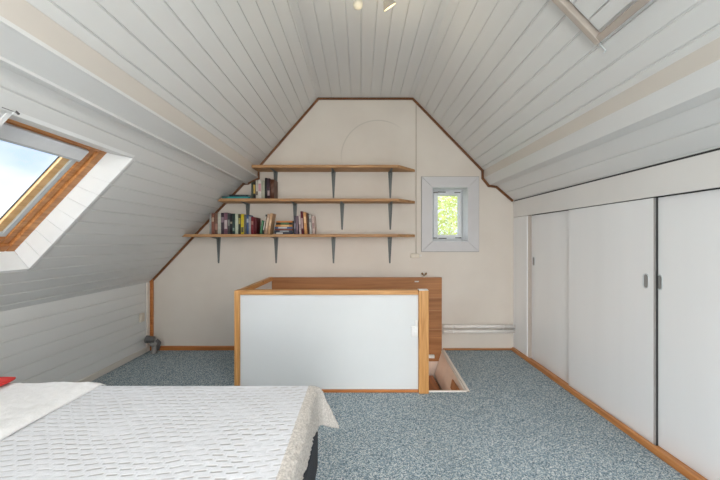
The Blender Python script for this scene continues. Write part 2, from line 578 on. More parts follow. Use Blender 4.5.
# ------------------------------------------------------------------ stairs
st = thing('staircase', (0, 3.2, -2.4), 'brown wooden steps going down inside the stair opening', 'staircase')
bm = B()
ya, yb = HY0 + .01, HY1 - .032
top0, top1 = HXF - .022, HXB - .024
vs = [bm.verts.new(p) for p in ((top0, ya, -.002), (top0, ya, -.03), (.800, ya, -.252), (.785, ya, -.252),
                                (top1, yb, -.002), (top1, yb, -.03), (.815, yb, -.252), (.800, yb, -.252))]
bm.faces.new(vs[0:4]); bm.faces.new(vs[4:8][::-1])
for q in range(4):
    w_ = (q + 1) % 4
    bm.faces.new((vs[q], vs[w_], vs[4 + w_], vs[4 + q]))
obj('riser', bm, M['pinkpaint'], st)
for k in range(9):
    x1 = .785 - k * .19
    z = -.253 - k * .215
    bm = B()
    box(bm, x1 - .23, x1, HY0 + .01, HY1 - .032, z - .035, z, .006)
    obj('tread', bm, M['tread'], st)
    if k < 8:
        bm = B()
        box(bm, x1 - .215, x1 - .195, HY0 + .01, HY1 - .032, z - .215, z - .035)
        obj('riser', bm, M['pinkpaint'], st)
bm = B()
prism(bm, [(.8205, -.03), (.8065, -.105), (.7965, -.105), (.8105, -.03)], HY0 + .03, HY0 + .30)
tag(obj('batten', bm, M['brownpanel']), 'short brown batten inside the right edge of the stair opening', 'batten')

# ------------------------------------------------------------------ brown wall trims
def strip(bm, pts, w, y0, y1, inside=Vector((0, 1.4))):
    n = len(pts)
    offs = []
    for i in range(n):
        ns = []
        if i > 0:
            ns.append(-outward(pts[i - 1], pts[i], inside)[1])
        if i < n - 1:
            ns.append(-outward(pts[i], pts[i + 1], inside)[1])
        if len(ns) == 1:
            o = ns[0] * w
        else:
            m = (ns[0] + ns[1])
            m = m / max(m.length, 1e-6)
            o = m * (w / max(0.4, m.dot(ns[0])))
        offs.append(pts[i] + o)
    for i in range(n - 1):
        prism(bm, [pts[i], pts[i + 1], offs[i + 1], offs[i]], y0, y1)

bm = B()
strip(bm, [K, L4], .022, D - .014, D)
strip(bm, [L4, L3, L2, L1], .02, D - .0145, D, Vector((-.9, 1.2)))
strip(bm, [L1, CL, CR, R1], .022, D - .014, D)
strip(bm, [R1, R2, R3, R4], .024, D - .0145, D, Vector((.9, 1.2)))
strip(bm, [R4, R5], .024, D - .014, D)
tag(obj('trim_6', bm, M['trimwood'], origin=(0, 0, 0)), 'narrow brown wooden trim following the roof line on the gable wall', 'trim', kind='structure')
bm = B()
box(bm, XL + .004, XL + .042, D - .02, D, 0.0, K.y + .03, .003)
tag(obj('trim_7', bm, M['skirt'], origin=(0, 0, 0)), 'upright brown corner strip beside the knee wall', 'trim', kind='structure')
bm = B()
box(bm, XL, XL + .012, D - .07, D - .02, 0.0, K.y, .003)
for z in (.16, .30, .38, .50, .60, .70):
    cyl(bm, (XL + .011, D - .05, z), (XL + .0135, D - .05, z), .006, seg=8)
tag(obj('trim_8', bm, M['edging'], origin=(0, 0, 0)), 'pale upright cover strip in the left corner', 'trim', kind='structure')
bm = B()
box(bm, XL + .042, HX0, D - .018, D, 0, .047, .004)
tag(obj('baseboard_back', bm, M['skirt'], origin=(0, 0, 0)), 'orange wooden skirting on the gable wall, left of the stairs', 'skirting', kind='structure')
bm = B()
box(bm, .90, RC - .02, D - .015, D, 0, .022, .003)
tag(obj('baseboard_back_right', bm, M['brownpanel'], origin=(0, 0, 0)), 'low brown skirting under the pipes', 'skirting', kind='structure')
bm = B()
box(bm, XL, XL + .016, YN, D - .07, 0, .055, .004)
tag(obj('baseboard_left', bm, M['cream_and_warm_light'], origin=(0, 0, 0)), 'cream skirting along the knee wall', 'skirting', kind='structure')

# ------------------------------------------------------------------ skylights in the left slope
TL, NL = outward(K, L4)
def SP(s, y, d):
    p = K + TL * s + NL * d
    return Vector((p.x, y, p.y))

def slab(bm, s0, s1, y0, y1, d0, d1, mi=0, bev=0.0):
    t = bmesh.new()
    bmesh.ops.create_cube(t, size=1.0)
    for v in t.verts:
        v.co = Vector((s0 + (v.co.x + .5) * (s1 - s0), y0 + (v.co.y + .5) * (y1 - y0), d0 + (v.co.z + .5) * (d1 - d0)))
    if bev:
        bmesh.ops.bevel(t, geom=list(t.edges), offset=bev, segments=2, affect='EDGES', profile=0.5)
    for v in t.verts:
        v.co = SP(*v.co)
    merge(bm, t, mi)

def ring(bm, s0, s1, y0, y1, w, d0, d1, mi=0, bev=0.004, wt=None):
    wt = w if wt is None else wt
    slab(bm, s0, s1, y0, y0 + w, d0, d1, mi, bev)
    slab(bm, s0, s1, y1 - w, y1, d0, d1, mi, bev)
    slab(bm, s0, s0 + w, y0 + w, y1 - w, d0, d1, mi, bev)
    slab(bm, s1 - wt, s1, y0 + w, y1 - w, d0, d1, mi, bev)

def quad_board(bm, a, b, c, d, nrm, th):
    """board with inner face a b c d, thickness th along nrm"""
    A = [bm.verts.new(p) for p in (a, b, c, d)]
    Bv = [bm.verts.new(Vector(p) + nrm * th) for p in (a, b, c, d)]
    bm.faces.new(A)
    bm.faces.new(Bv[::-1])
    for i in range(4):
        bm.faces.new((A[i], Bv[i], Bv[(i + 1) % 4], A[(i + 1) % 4]))

def skylight(name, hole, y0, y1, s0, s1, label):
    hy0, hy1, hs0, hs1 = hole
    dF = 0.10
    r = thing(name, SP(s0, (y0 + y1) / 2, 0), label, 'skylight', kind='structure')
    # lining: boards laid side by side along the far and near reveals
    bm = B()
    nb = 9
    g = .004
    for k in range(nb):
        for (ya, yb, out) in ((hy1, y1, 1), (hy0, y0, -1)):
            f0, f1 = k / nb, (k + 1) / nb
            a0 = hs0 + (hs1 - hs0) * f0 + g / 2; a1 = hs0 + (hs1 - hs0) * f1 - g / 2
            b0 = s0 + (s1 - s0) * f0 + g / 2; b1 = s0 + (s1 - s0) * f1 - g / 2
            nrm = Vector((0, out, 0))
            quad_board(bm, SP(a0, ya, -.002), SP(a1, ya, -.002), SP(b1, yb, dF), SP(b0, yb, dF), nrm, .02)
    for (sa, sb, out) in ((hs1, s1, 1), (hs0, s0, -1)):
        nrm = Vector((TL.x, 0, TL.y)) * out
        quad_board(bm, SP(sa, hy0, -.002), SP(sa, hy1, -.002), SP(sb, y1, dF), SP(sb, y0, dF), nrm, .02)
    # solid backing behind the boards
    for (ya, yb, out) in ((hy1, y1, 1), (hy0, y0, -1)):
        nrm = Vector((0, out, 0))
        quad_board(bm, SP(hs0, ya + out * .005, 0), SP(hs1, ya + out * .005, 0), SP(s1, yb + out * .005, dF), SP(s0, yb + out * .005, dF), nrm, .03)
    obj('lining', bm, M['lining'], r)
    bm = B()
    ring(bm, s0 - .12, s1 + .12, y0 - .12, y1 + .12, .115, .105, .15, 0, .003)
    ring(bm, s0 - .01, s1 + .01, y0 - .01, y1 + .01, .058, .098, .150, 0, .008, .026)
    fr = obj('wooden_frame', bm, M['frame_wood'], r)
    bm = B()
    ring(bm, s0 + .05, s1 - .018, y0 + .05, y1 - .05, .045, .112, .150, 0, .006, .012)
    sa = obj('sash', bm, M['frame_wood'], r)
    bm = B()
    ring(bm, s0 + .095, s1 - .03, y0 + .095, y1 - .095, .032, .120, .150, 0, .003, .02)
    obj('sash_trim', bm, M['alu'], sa, 'pale grey strip inside the skylight sash')
    bm = B()
    ring(bm, s0 + .125, s1 - .03, y0 + .125, y1 - .125, .048, .13, .150, 0, .004, .03)
    obj('glazing_bead', bm, M['pale_wood'], sa, 'pale wooden inner edge of the skylight sash')
    bm = B()
    ring(bm, s0 + .171, s1 - .05, y0 + .171, y1 - .171, .006, .145, .150, 0, 0)
    obj('gasket', bm, M['dark'], sa)
    bm = B()
    slab(bm, s1 - .100, s1 - .028, y0 + .06, y1 - .105, .095, .135, 0, .006)
    slab(bm, s1 - .112, s1 - .098, y0 + .06, y1 - .105, .098, .130, 1, .003)
    obj('ventilation_bar', bm, [M['upvc'], M['alu']], r, 'white ventilation bar along the top of the skylight')
    bm = B()
    slab(bm, s0 + .16, s1 - .04, y0 + .12, y1 - .12, .151, .156)
    obj('pane', bm, M['glass'], sa)
    return r

sk = skylight('window_1', SKY1, 1.29, 2.022, 0.446, 1.25, 'wood-framed skylight in the left roof slope')
# hanging hook and cord at the top corner of the skylight
bm = B()
p = SP(1.335, 1.36, -.004)
lathe(bm, [(.004, -.006), (.004, .006), (.005, .007), (.005, .010)], p, (-NL.x, 0, -NL.y), 10)
q = SP(1.335, 1.30, -.01)
cyl(bm, p + Vector((0.006, 0, -.004)), q, .0015, seg=6)
tag(obj('hook', bm, M['darkgrey']), 'small dark hook on the slope at the upper near corner of the skylight', 'hook')
skylight('added_skylight_left', SKY2, -1.03, 0.03, 0.446, 1.25, 'unseen second skylight in the left roof slope, added for light beside the camera')  # unseen opening, added so more light reaches the room

# ------------------------------------------------------------------ gable window
YW = D + .205
w2 = thing('window_2', ((WX0 + WX1) / 2, D, WZ0), 'small white window with a view of leaves in the gable wall', 'window', kind='structure')
cx0, cx1, cz0, cz1 = 61.6 * S, 118.4 * S, CH - 11.4 * S, CH + 63 * S
bm = B()
for pts in ([(cx0, cz0), (cx1, cz0), (WX1, WZ0), (WX0, WZ0)], [(cx1, cz0), (cx1, cz1), (WX1, WZ1), (WX1, WZ0)],
            [(cx1, cz1), (cx0, cz1), (WX0, WZ1), (WX1, WZ1)], [(cx0, cz1), (cx0, cz0), (WX0, WZ0), (WX0, WZ1)]):
    cx = sum(p[0] for p in pts) / 4; cz = sum(p[1] for p in pts) / 4
    pts = [(cx + (p[0] - cx) * .994, cz + (p[1] - cz) * .994) for p in pts]
    prism(bm, pts, D - .016, D)
obj('casing', bm, M['casing'], w2, 'pale grey mitred casing')
bm = B()
ce = .006
for (x0, x1, z0, z1) in ((cx0 - ce, cx0, cz0 - ce, cz1 + ce), (cx1, cx1 + ce, cz0 - ce, cz1 + ce), (cx0, cx1, cz0 - ce, cz0), (cx0, cx1, cz1, cz1 + ce)):
    box(bm, x0, x1, D - .004, D, z0, z1)
obj('sealant_edge', bm, plain('grey_sealant', (.33, .31, .29), .7), w2, 'thin grey joint around the casing')
bm = B()
e = .004
box(bm, WX0, WX0 + e, D - .012, YW + .05, WZ0, WZ1)
box(bm, WX1 - e, WX1, D - .012, YW + .05, WZ0, WZ1)
box(bm, WX0, WX1, D - .012, YW + .05, WZ0, WZ0 + e)
box(bm, WX0, WX1, D - .012, YW + .05, WZ1 - e, WZ1)
obj('reveal', bm, M['upvc'], w2)
bm = B()
def rect_ring(bm, x0, x1, z0, z1, wl, wr, wb, wt, y0, y1, bev=.003):
    box(bm, x0, x0 + wl, y0, y1, z0, z1, bev)
    box(bm, x1 - wr, x1, y0, y1, z0, z1, bev)
    box(bm, x0 + wl, x1 - wr, y0, y1, z0, z0 + wb, bev)
    box(bm, x0 + wl, x1 - wr, y0, y1, z1 - wt, z1, bev)
rect_ring(bm, WX0 + .003, WX1 - .003, WZ0 + .003, WZ1 - .003, .05, .028, .03, .035, YW, YW + .06)
obj('frame', bm, M['upvc'], w2)
bm = B()
GX0, GX1 = 77.2 * 3.93 / F, 97.8 * 3.93 / F
GZ0, GZ1 = CH + 5.3 * 3.93 / F, CH + 44.1 * 3.93 / F
sx0, sx1, sz0, sz1 = GX0 - .052, GX1 + .030, GZ0 - .05, GZ1 + .045
rect_ring(bm, sx0, sx1, sz0, sz1, .052, .030, .05, .045, YW - .018, YW + .04, .005)
sash = obj('sash', bm, M['upvc'], w2)
bm = B()
box(bm, GX0 - .01, GX1 + .01, YW + .012, YW + .018, GZ0 - .01, GZ1 + .01)
obj('pane', bm, M['glass'], sash)
bm = B()
for (x0, x1, z) in ((sx0 + .0, sx0 + .05, sz1 - .012), (sx0 + .05, sx0 + .14, sz1 - .006), (sx1 - .08, sx1 - .01, sz1 - .012),
                    (sx0 + .0, sx0 + .04, sz0 + .012), (sx0 + .06, sx0 + .15, sz0 + .008), (sx1 - .07, sx1, sz0 + .014)):
    box(bm, x0, x1, YW - .026, YW - .016, z - .005, z + .005, .002)
obj('hinge', bm, M['darkgrey'], sash, 'dark hinges and catches at top and bottom of the sash')

# rear window opening, made up behind the camera to let in fill light
w4 = thing('added_window_rear', (0, YN, .1), 'tall unseen window added behind the camera for fill light', 'window', kind='structure')
bm = B()
rect_ring(bm, -.6, .6, .1, 2.1, .05, .05, .05, .05, YN - .1, YN - .05)
box(bm, -.025, .025, YN - .1, YN - .05, .15, 2.05)
obj('frame', bm, M['upvc'], w4)
# garden outside
tr = thing('tree', (4.4, 10.9, -3.0), 'bright yellow-green leafy tree seen through the small gable window', 'tree')
bm = B()
cyl(bm, (4.4, 10.9, -3), (4.1, 10.9, .8), .16, .09, 12)
cyl(bm, (4.1, 10.9, .6), (3.6, 11.2, 2.9), .07, .03, 8)
cyl(bm, (4.1, 10.9, .6), (4.6, 10.6, 2.5), .07, .03, 8)
obj('trunk', bm, M['bark'], tr)
bm = B()
rr = random.Random(11)
for i in range(8000):
    while True:
        p = Vector((rr.uniform(-1, 1), rr.uniform(-1, 1), rr.uniform(-1, 1)))
        if p.length < 1:
            break
    c = Vector((3.0, 10.3, 1.5)) + Vector((p.x * 2.1, p.y * 1.5, p.z * 1.9))
    if noise.noise(c * 1.6) < -.34:
        continue
    a = Vector((rr.uniform(-1, 1), rr.uniform(-1, 1), rr.uniform(-1, 1))).normalized()
    b_ = a.cross(Vector((rr.uniform(-1, 1), rr.uniform(-1, 1), rr.uniform(-1, 1)))).normalized()
    sz = rr.uniform(.05, .09)
    vs = [bm.verts.new(c + a * sz * u + b_ * sz * w_) for u, w_ in ((-1, 0), (-.2, .45), (1, 0), (-.2, -.45))]
    bm.faces.new(vs)
fo = obj('foliage', bm, M['leaf'], tr, recalc=False)
bm = B()
box(bm, -40, 40, -40, 60, -3.2, -3.0)
tag(obj('ground', bm, M['grass'], origin=(0, 0, 0)), 'lawn outside the house', 'ground', kind='structure')

# ------------------------------------------------------------------ shelves, brackets
SHELF = []
YF = D - .23
for (nm, zb, xl, xtip, lab) in (('top', CH + 68 * S, -1.11, -1.075, 'topmost and shortest pine wall shelf, empty, under the ridge'),
                          ('middle', CH + 36.4 * S, -1.462, -1.462, 'middle pine wall shelf with a few books at its left end'),
                          ('low', CH + 2.9 * S, -1.826, -1.79, 'lowest and longest pine wall shelf, carrying a long row of books')):
    th = .028
    bm = B()
    t_, n_ = outward(K, L4)
    xe = 55 * S
    poly = [(xl, YF), (.392, YF), (xe, D), (xl, D)]
    vs0 = [bm.verts.new((x + (.03 if i in (0, 3) and nm != 'top' else 0), y, zb + th)) for i, (x, y) in enumerate(poly)]
    vs1 = [bm.verts.new((x, y, zb)) for (x, y) in poly]
    if nm == 'top':
        pass
    bm.faces.new(vs0); bm.faces.new(vs1[::-1])
    for i in range(4):
        bm.faces.new((vs0[i], vs1[i], vs1[(i + 1) % 4], vs0[(i + 1) % 4]))
    bmesh.ops.bevel(bm, geom=list(bm.edges), offset=.002, segments=1, affect='EDGES')
    tag(obj('wall_shelf', bm, M['shelf']), lab, 'shelf', 'pine shelves on the gable wall')
    SHELF.append(zb + th)

def bracket(x, zb, label):
    r = thing('shelf_bracket', (x, D, zb - .29), label, 'bracket', 'grey steel shelf brackets')
    def plate(bm, along):   # tapered pressed leg with a raised rib
        n = 10
        ln = .285 if along == 'z' else .205
        rows = []
        for i in range(n + 1):
            f = i / n
            w = (.024 if along == 'z' else .02) * (1 - f) + .008 * f
            rib = .020 * (1 - f) + .004
            prof = [(-w, 0), (-w, .003), (-w * .35, .004), (-w * .22, rib), (w * .22, rib), (w * .35, .004), (w, .003), (w, 0)]
            row = []
            for (a, h) in prof:
                if along == 'z':
                    row.append(bm.verts.new((x + a, D - h, zb - f * ln)))
                else:
                    row.append(bm.verts.new((x + a, D - f * ln, zb - h)))
            rows.append(row)
        m = len(rows[0])
        for i in range(n):
            for j in range(m):
                bm.faces.new((rows[i][j], rows[i][(j + 1) % m], rows[i + 1][(j + 1) % m], rows[i + 1][j]))
        bm.faces.new(rows[0]); bm.faces.new(rows[-1][::-1])
    bm = B(); plate(bm, 'z')
    for dz in (.09, .26):
        cyl(bm, (x, D - .02, zb - dz), (x, D - .002, zb - dz), .005, seg=8)
    obj('wall_leg', bm, M['steel'], r)
    bm = B(); plate(bm, 'y')
    obj('shelf_arm', bm, M['steel'], r)

ORD = ['leftmost', 'second from left', 'third from left', 'rightmost']
for zb, xs, nm in ((CH + 68 * S, (275, 333.3, 390.5), 'topmost shelf'), (CH + 36.4 * S, (247, 294.5, 342, 390.5), 'middle shelf'), (CH + 2.9 * S, (217.5, 275.5, 333.3, 390), 'lowest shelf')):
    for i, px in enumerate(xs):
        if len(xs) == 3:
            w_ = ['leftmost', 'middle', 'rightmost'][i]
        else:
            w_ = ORD[i]
        bracket((px - 360) * (D - .03) / F, zb, 'grey steel shelf bracket under the %s, %s of its row' % (nm, w_))

# ------------------------------------------------------------------ books
BOOKM = {}
def book_mat(col):
    if col not in BOOKM:
        BOOKM[col] = paint('book_cover_%d_%d_%d' % col, srgb(*col), 0.5, 0.08, 25, 0.05, 100)
    return BOOKM[col]

def book(x, y, z, th, h, dp, col, lean, label, group, band=None, flat=False):
    """spine faces the camera at y; x = left edge of the spine on the shelf"""
    if not flat:
        h *= 1.05
    bm = B()
    c = .0015
    # pages
    box(bm, c, th - c, .004, dp - .004, .003, h - .003, 0, 1)
    # covers and rounded spine
    box(bm, 0, c, .0, dp, 0, h, 0, 0)
    box(bm, th - c, th, .0, dp, 0, h, 0, 0)
    n = 6
    pr = [(0, .004)]
    for i in range(n + 1):
        a = math.pi * i / n
        pr.append((th / 2 - math.cos(a) * th / 2, .004 - math.sin(a) * min(.005, th * .25)))
    a_ = [bm.verts.new((p[0], p[1], 0)) for p in pr[1:]]
    b_ = [bm.verts.new((p[0], p[1], h)) for p in pr[1:]]
    for i in range(len(a_) - 1):
        f = bm.faces.new((a_[i], a_[i + 1], b_[i + 1], b_[i])); f.smooth = True
    bm.faces.new(a_[::-1]); bm.faces.new(b_)
    mats = [book_mat(col), M['pages']]
    if band:
        f0, f1, bc = band
        box(bm, th * .12, th * .88, -.0022, .003, h * f0, h * f1, 0, 2)
        mats.append(book_mat(bc))
    if flat:
        mt = Matrix.Translation((x, y, z + th)) @ Matrix.Rotation(math.pi / 2, 4, 'Y')
    else:
        mt = Matrix.Translation((x, y, z)) @ Matrix.Rotation(lean, 4, 'Y')
        if lean < 0:     # leans to the left: pivots on its lower left corner
            pass
        elif lean > 0:   # leans to the right: pivots on its lower right corner
            mt = Matrix.Translation((x + th, y, z)) @ Matrix.Rotation(lean, 4, 'Y') @ Matrix.Translation((-th, 0, 0))
    bmesh.ops.transform(bm, matrix=mt, verts=bm.verts)
    tag(obj('book', bm, mats), label, 'book', group)

YB = D - .205
def bx(px):
    return (px - 360) * YB / F
z3, z2, z1 = SHELF[2] + .0005, SHELF[1] + .0005, SHELF[0]
G3 = 'books on the lowest shelf'
WORDS = ['first', 'second', 'third', 'fourth', 'fifth', 'sixth', 'seventh', 'eighth', 'ninth', 'tenth', 'eleventh', 'twelfth', 'thirteenth', 'fourteenth', 'fifteenth', 'sixteenth', 'seventeenth']
row = [
    (209.3, 211.3, .205, (150, 150, 146), 'thin grey', None),
    (211.4, 214.4, .205, (132, 84, 70), 'reddish brown', (.6, .8, (176, 150, 130))),
    (214.5, 217.6, .208, (120, 92, 80), 'dull brown', (.2, .5, (160, 120, 104))),
    (217.8, 220.8, .205, (190, 188, 176), 'off-white', None),
    (220.9, 223.9, .210, (70, 58, 66), 'dark purple', (.55, .8, (140, 120, 130))),
    (224.0, 227.4, .212, (128, 92, 104), 'mauve', (.25, .65, (190, 176, 176))),
    (227.5, 229.9, .205, (72, 74, 76), 'dark grey', (.4, .7, (130, 130, 126))),
    (230.0, 232.4, .203, (44, 44, 48), 'black', (.5, .6, (150, 140, 120))),
    (232.5, 234.9, .202, (44, 66, 62), 'dark teal', (.15, .3, (120, 140, 130))),
    (235.1, 238.1, .200, (196, 202, 182), 'pale green-white', None),
    (238.3, 240.7, .198, (52, 58, 48), 'dark olive', (.5, .8, (170, 160, 90))),
    (240.9, 243.9, .198, (206, 184, 48), 'bright yellow', (.1, .35, (96, 92, 56))),
    (244.0, 246.2, .192, (98, 98, 96), 'mid grey', None),
    (246.3, 248.6, .190, (72, 92, 128), 'blue', (.6, .8, (170, 176, 184))),
    (248.7, 250.8, .175, (160, 158, 160), 'light grey', None),
    (250.9, 253.5, .170, (120, 36, 44), 'dark red', (.55, .75, (160, 110, 100))),
    (253.6, 256.3, .165, (96, 28, 36), 'wine red', None),
]
for i, (a, b_, h, col, word, band) in enumerate(row):
    book(bx(a), YB + random.uniform(0, .006), z3, bx(b_) - bx(a) - .0006, h, .14 if i < 2 else .15, col, 0, '%s upright book, %s from the left in the left run on the lowest shelf' % (word, WORDS[i]), G3, band)
lean_r = [
    (259.6, 261.6, .135, (82, 132, 98), 'short green', .16, None),
    (262.2, 263.6, .195, (64, 66, 62), 'black and white', .17, (.2, .9, (190, 186, 176))),
    (264.0, 266.6, .200, (196, 164, 140), 'peach', .17, (.3, .8, (214, 190, 166))),
    (267.0, 269.4, .206, (206, 166, 128), 'tan orange', .16, (.4, .7, (226, 196, 160))),
]
for i, (a, b_, h, col, word, ln, band) in enumerate(lean_r):
    book(bx(a), YB + .002 * i, z3, bx(b_) - bx(a) - .001, h, .14, col, ln, '%s book leaning toward the flat stack, %s of four, on the lowest shelf' % (word, WORDS[i]), G3, band)
stack = [
    (.020, 273.2, 293.0, (46, 50, 64), 'navy', (.1, .45, (190, 190, 186))),
    (.019, 273.0, 292.6, (58, 66, 78), 'slate', (.3, .8, (150, 150, 150))),
    (.017, 273.4, 292.8, (132, 74, 58), 'brown-red', None),
    (.018, 273.6, 292.2, (70, 104, 150), 'blue', (.2, .7, (196, 200, 204))),
    (.021, 274.2, 292.4, (206, 142, 72), 'orange', (.3, .8, (224, 178, 116))),
    (.024, 274.6, 292.0, (42, 44, 42), 'black', (.3, .8, (70, 106, 70))),
    (.015, 275.0, 292.6, (214, 140, 78), 'pale orange', None),
]
zz = z3
SW = ['lowest', 'second', 'third', 'fourth', 'fifth', 'sixth', 'topmost']
for i, (th, a, b_, col, word, band) in enumerate(stack):
    book(bx(a + 1.2), YB + .003 * (i % 3), zz, th, bx(b_) - bx(a + 1.2), .14, col, 0, '%s book lying flat, %s from the bottom of the stack' % (word, SW[i]) if 0 < i < 6 else '%s book lying flat, %s of the stack' % (word, SW[i]), G3, band, True)
    zz += th + .0004
lean_l = [
    (293.8, 296.0, .178, (84, 78, 92), 'dark violet-grey', 0, (.3, .6, (140, 132, 146))),
    (296.2, 298.0, .180, (132, 110, 122), 'mauve-grey', 0, None),
    (299.4, 301.3, .192, (206, 188, 184), 'pinkish white', -.056, (.2, .5, (150, 120, 120))),
    (301.6, 303.9, .225, (98, 36, 46), 'tall dark red', -.055, (.25, .7, (180, 150, 150))),
    (304.4, 307.2, .215, (214, 156, 102), 'orange', -.06, (.5, .8, (232, 192, 146))),
    (307.7, 309.3, .205, (78, 54, 44), 'dark brown', -.06, None),
    (309.8, 312.0, .192, (190, 186, 180), 'greyish white', -.055, (.6, .8, (120, 116, 116))),
    (312.4, 315.0, .180, (204, 180, 172), 'pale pink', -.05, (.3, .6, (160, 128, 124))),
]
for i, (a, b_, h, col, word, ln, band) in enumerate(lean_l):
    book(bx(a), YB + .002 * (i % 3), z3, bx(b_) - bx(a) - .0008, h, .14, col, ln, '%s book, %s to the right of the flat stack on the lowest shelf' % (word, WORDS[i]), G3, band)
G2 = 'books on the middle shelf'
book(bx(222.0), YB - .002, z2, .022, bx(250.4) - bx(222.0), .12, (30, 110, 116), 0, 'teal book lying flat at the left end of the middle shelf, under a dark one', G2, (.2, .9, (46, 140, 144)), True)
book(bx(229.0), YB + .006, z2 + .0224, .020, bx(248.2) - bx(229.0), .11, (40, 52, 56), 0, 'dark slate book lying on the teal book on the middle shelf', G2, None, True)
row2 = [
    (251.2, 253.0, .165, (62, 70, 58), 'dark green', 0, None),
    (253.1, 255.6, .172, (52, 50, 44), 'black speckled', 0, (.3, .8, (190, 160, 80))),
    (255.7, 258.0, .182, (186, 182, 172), 'off-white spotted', 0, (.2, .4, (96, 80, 70))),
    (258.1, 261.4, .184, (212, 206, 198), 'white', 0, (.4, .8, (196, 150, 156))),
    (261.5, 264.6, .178, (176, 176, 158), 'pale grey-green', 0, None),
    (264.8, 267.0, .205, (30, 30, 32), 'black', 0, None),
    (267.1, 270.0, .200, (58, 40, 50), 'dark purple', 0, (.15, .4, (150, 130, 130))),
    (270.1, 274.2, .190, (92, 58, 42), 'thick brown', 0, None),
]
for i, (a, b_, h, col, word, ln, band) in enumerate(row2):
    book(bx(a), YB + .002 * (i % 3), z2, bx(b_) - bx(a) - .0006, h, .15, col, ln, '%s upright book, %s from the left on the middle shelf' % (word, WORDS[i]), G2, band)

# ------------------------------------------------------------------ stair guard
PY = 2.684
gl_, gr_ = -125 * PY / F, 68 * PY / F
ztop = CH - 50 * PY / F
g = thing('stair_guard', ((gl_ + gr_) / 2, PY, 0), 'white panelled guard with pine posts and rails around the stair opening', 'balustrade')
bm = B(); box(bm, gl_ + .035, gr_ - .075, PY, PY + .02, .02, ztop - .03); obj('front_panel', bm, M['board'], g)
bm = B(); box(bm, gl_, gl_ + .042, PY - .02, PY + .05, 0, ztop - .001, .004); obj('post', bm, M['pine_z'], g)
bm = B(); box(bm, gr_ - .078, gr_, PY - .035, PY + .045, 0, ztop, .005); obj('post', bm, M['pine_z'], g)
bm = B(); box(bm, gr_ - .076, gr_ - .002, PY - .033, PY + .043, ztop, ztop + .004, .0015); obj('post_top_highlight', bm, M['lining'], g, 'pale highlight painted on top of the right-hand post')  # thin white slab, paints the highlight on the post top
bm = B(); box(bm, gl_ + .004, gr_ - .079, PY - .018, PY + .045, ztop - .036, ztop, .004); obj('top_rail', bm, M['pine_x'], g)
bm = B(); box(bm, gl_ + .043, gr_ - .079, PY - .012, PY + .02, 0, .022, .003); obj('bottom_rail', bm, M['skirt'], g)
bm = B(); box(bm, gl_ + .002, gl_ + .045, PY + .051, HY1 - .012, ztop - .045, ztop - .004, .004); obj('side_rail', bm, M['pine_y'], g)
bm = B(); box(bm, gl_ + .012, gl_ + .034, PY + .051, HY1 - .012, 0, ztop - .045); obj('side_panel', bm, M['board'], g)

bm = B()
px0, px1 = gl_ + .002, .885
box(bm, px0, px1, HY1 - .011, HY1 + .019, -.112, .795, .002)
bp = thing('veneer_panel', ((px0 + px1) / 2, HY1 + .004, -.112), 'brown veneered panel against the gable wall behind the stair opening', 'panel')
obj('panel_board', bm, M['brownpanel'], bp)
FILL = plain('pale_brown_filler', srgb(176, 128, 88), .6)
for z, x0 in ((.575, .60), (.44, .60), (.235, .63)):
    bm = B(); box(bm, .56, px1 - .002, HY1 - .0135, HY1 - .0112, z - .004, z + .004)
    obj('joint_strip', bm, FILL, bp, 'pale thin horizontal line across the panel')
bm = B()
box(bm, .59, .635, HY1 - .014, HY1 - .0112, .745, .757, .001)
obj('catch_plate', bm, M['whiteplastic'], bp, 'small white plate near the top of the panel')
bm = B()
box(bm, .735, .80, HY1 - .04, HY1 - .0112, -.07, -.035, .004)
obj('lower_bracket', bm, M['whiteplastic'], bp, 'small white fitting near the bottom of the panel')
hk = thing('coat_hook', (.695, HY1 + .004, .796), 'little brass double hook standing on the brown panel edge', 'hook')
bm = B()
cyl(bm, (.695, HY1 + .004, .796), (.695, HY1 + .004, .815), .012, .008, 12)
obj('base', bm, M['ivory'], hk)
for sgn in (-1, 1):
    bm = B()
    cyl(bm, (.695, HY1 + .004, .812), (.695 + sgn * .02, HY1 - .004, .83), .006, .006, 10)
    lathe(bm, [(.002, -.011), (.009, -.007), (.011, 0), (.009, .007), (.002, .011)], (.695 + sgn * .021, HY1 - .004, .836), (0, 0, 1), 12)
    obj('prong', bm, plain('aged_brass', (.32, .2, .1), .35, .7), hk)

# switch on the guard
sw = thing('light_switch', (.43, PY, .50), 'white wall switch on the stair guard panel beside the right-hand post', 'switch')
sxm = (415.3 - 360) * PY / F
bm = B(); box(bm, sxm - .034, sxm + .019, PY - .02, PY - .0005, CH - .76, CH - .675, .005); obj('housing', bm, M['whiteplastic'], sw)
bm = B(); box(bm, sxm - .012, sxm + .016, PY - .026, PY - .0205, CH - .75, CH - .715, .002); obj('rocker', bm, M['whiteplastic'], sw)
bm = B(); box(bm, sxm - .004, sxm + .018, PY - .018, PY - .0005, CH - .6745, CH - .635, .004); obj('cable_entry', bm, M['whiteplastic'], sw)

